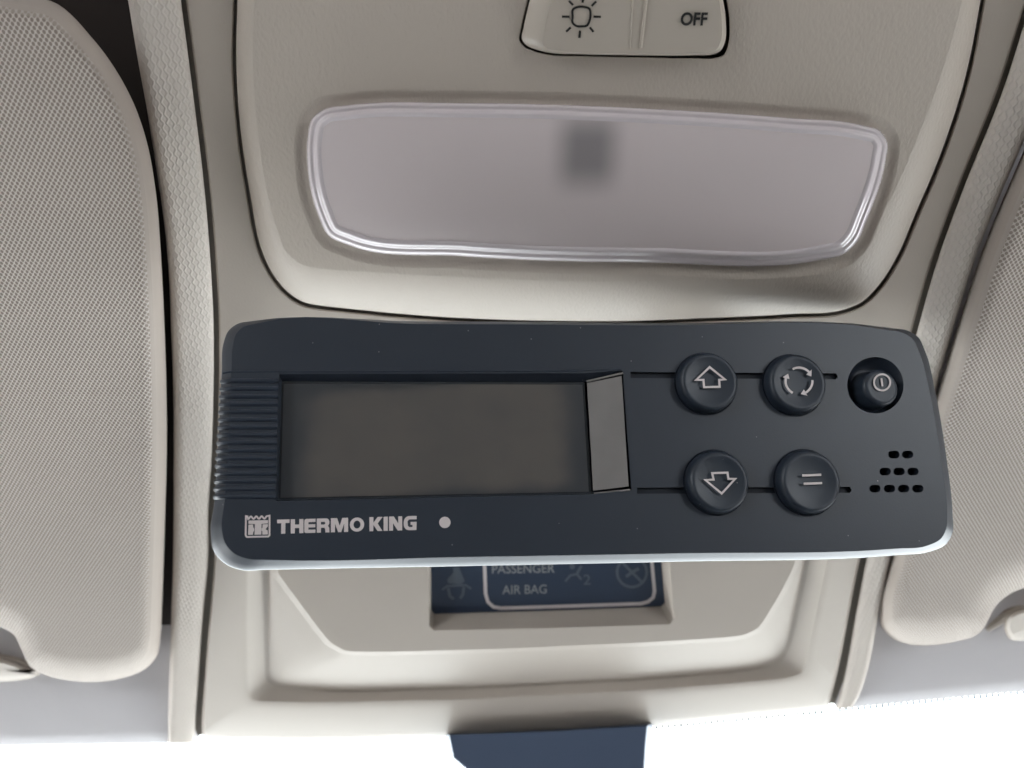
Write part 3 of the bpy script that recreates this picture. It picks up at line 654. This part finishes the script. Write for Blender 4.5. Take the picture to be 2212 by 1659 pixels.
# print
mb = MB(); HPR = 0.00012
add_poly(mb, FP, [circ(961, 1128.5, 12.3, 28)], HPR); mb.build('status_dot', M['print_w'], ctl)
mb = MB()
def L_(x0, x1, polys):
    """letter drawn in a unit box, y 0 at the top"""
    out = []
    for p in polys:
        out.append([(x0 + (x1 - x0) * u, 1122.3 - 0.0277 * (x0 + (x1 - x0) * u - 612) + 30.5 * v) for u, v in p])
    mb.fill([FP.pts(p, HPR) for p in out])
def arcp(cx, cy, rx, ry, a0, a1, n=7): return [(cx + rx * math.cos(math.radians(a)), cy + ry * math.sin(math.radians(a))) for a in np.linspace(a0, a1, n)]
L_(598.6, 625.4, [[(0, 0), (1, 0), (1, .25), (.67, .25), (.66, 1), (.32, 1), (.34, .25), (0, .25)]])
L_(628, 655.5, [[(0, 0), (.33, 0), (.33, .38), (.67, .38), (.68, 0), (1, 0), (1, 1), (.67, 1), (.67, .63), (.33, .63), (.32, 1), (0, 1)]])
L_(657.4, 681.6, [[(.15, 0), (1, 0), (1, .23), (.38, .23), (.36, .39), (.98, .39), (.98, .61), (.36, .61), (.36, .77), (1, .77), (.98, 1), (.12, 1), (.02, .95), (0, .85), (0, .15), (.05, .04)]])
L_(684.4, 711.6, [[(0, 0), (.75, 0)] + arcp(.75, .28, .25, .28, -90, 60) + [(.90, .54), (.98, .66), (1, 1), (.68, 1), (.66, .74), (.60, .66), (.33, .66), (.32, 1), (0, 1)], [(.33, .24), (.33, .43), (.60, .43), (.67, .36), (.66, .27), (.60, .24)][::-1]])
L_(714.8, 752, [[(0, 0), (.36, 0), (.51, .55), (.66, 0), (1, 0), (1, 1), (.76, 1), (.77, .40), (.60, 1), (.42, 1), (.24, .40), (.24, 1), (0, 1)]])
L_(755.6, 786.8, [arcp(.5, .5, .5, .5, 0, 345, 24), arcp(.5, .5, .24, .28, 0, 345, 20)[::-1]])
L_(798, 826.7, [[(0, 0), (.30, 0), (.30, .40), (.62, 0), (1, 0), (.62, .46), (.98, 1), (.62, 1), (.30, .56), (.29, 1), (0, 1)]])
L_(828.6, 837.6, [[(0, 0), (1, 0), (1, 1), (0, 1)]])
L_(840.5, 868.8, [[(0, 0), (.36, 0), (.70, .50), (.70, 0), (1, 0), (1, 1), (.66, 1), (.30, .48), (.30, 1), (0, 1)]])
L_(872, 900, [[(1, 0), (.42, 0)] + arcp(.42, .42, .42, .42, -100, -180, 5)[0:] + [(0, .60)] + arcp(.42, .60, .42, .40, 180, 95, 5) + [(.45, 1), (.98, 1), (1, .42), (.53, .42), (.53, .63), (.68, .63), (.68, .78), (.45, .78), (.32, .68), (.30, .36), (.42, .24), (1, .24)]])
mb.build('lettering', M['print_w'], ctl)
mb = MB()
sl = lambda P: [(x, y - 0.022 * (x - 557)) for x, y in P]
top = [(582.2, 1115)] + [(582.2 - 2.6 - k * 2.45, 1117.6 + 2.4 * math.cos(k * math.pi / 2.5 + 0.0)) for k in range(0, 20)] + [(531.3, 1115)]
top = [(582.2, 1114.5), (579, 1115)] + [(576.5 - k * 1.35, 1118.0 - 2.7 * math.cos((576.5 - k * 1.35 - 571) / 11.6 * 2 * math.pi + math.pi)) for k in range(0, 31)] + [(534.5, 1115), (531.3, 1114.5)]
add_ribbon(mb, FP, sl(top + [(530.6, 1156), (533.5, 1159.4), (579.5, 1159.4), (582.2, 1156.5)]), 3.7, HPR, True)
for p in ([(536.8, 1124), (578.8, 1124), (578.8, 1131), (565, 1132), (564.4, 1155), (549.8, 1155), (550.6, 1132), (536.8, 1131)],
          [(536.8, 1132.8), (546.6, 1132.8), (547.2, 1139.5), (549, 1141), (549, 1147), (547, 1148.5), (546.6, 1155), (535.6, 1155)],
          [(567.5, 1132.8), (578.8, 1132.8), (578.4, 1138), (573.4, 1143.4), (578, 1146), (578.6, 1155), (566.6, 1155), (566.8, 1148), (565, 1146.5), (565, 1142), (567, 1140)]):
    add_poly(mb, FP, [sl(p)], HPR)
mb.build('emblem', M['print_w'], ctl)
# bracket that carries the unit from the console
mb = MB(); b0 = [FP.at(x, y, -0.0168) for x, y in ((1470, 850), (1640, 855), (1640, 990), (1470, 990))]
b1 = [np.array([p[0], p[1] + 0.012, 0.0004]) for p in b0]
mb.loft([b0, b1]); mb.build('mounting_bracket', M['black'], ctl, angle=20)
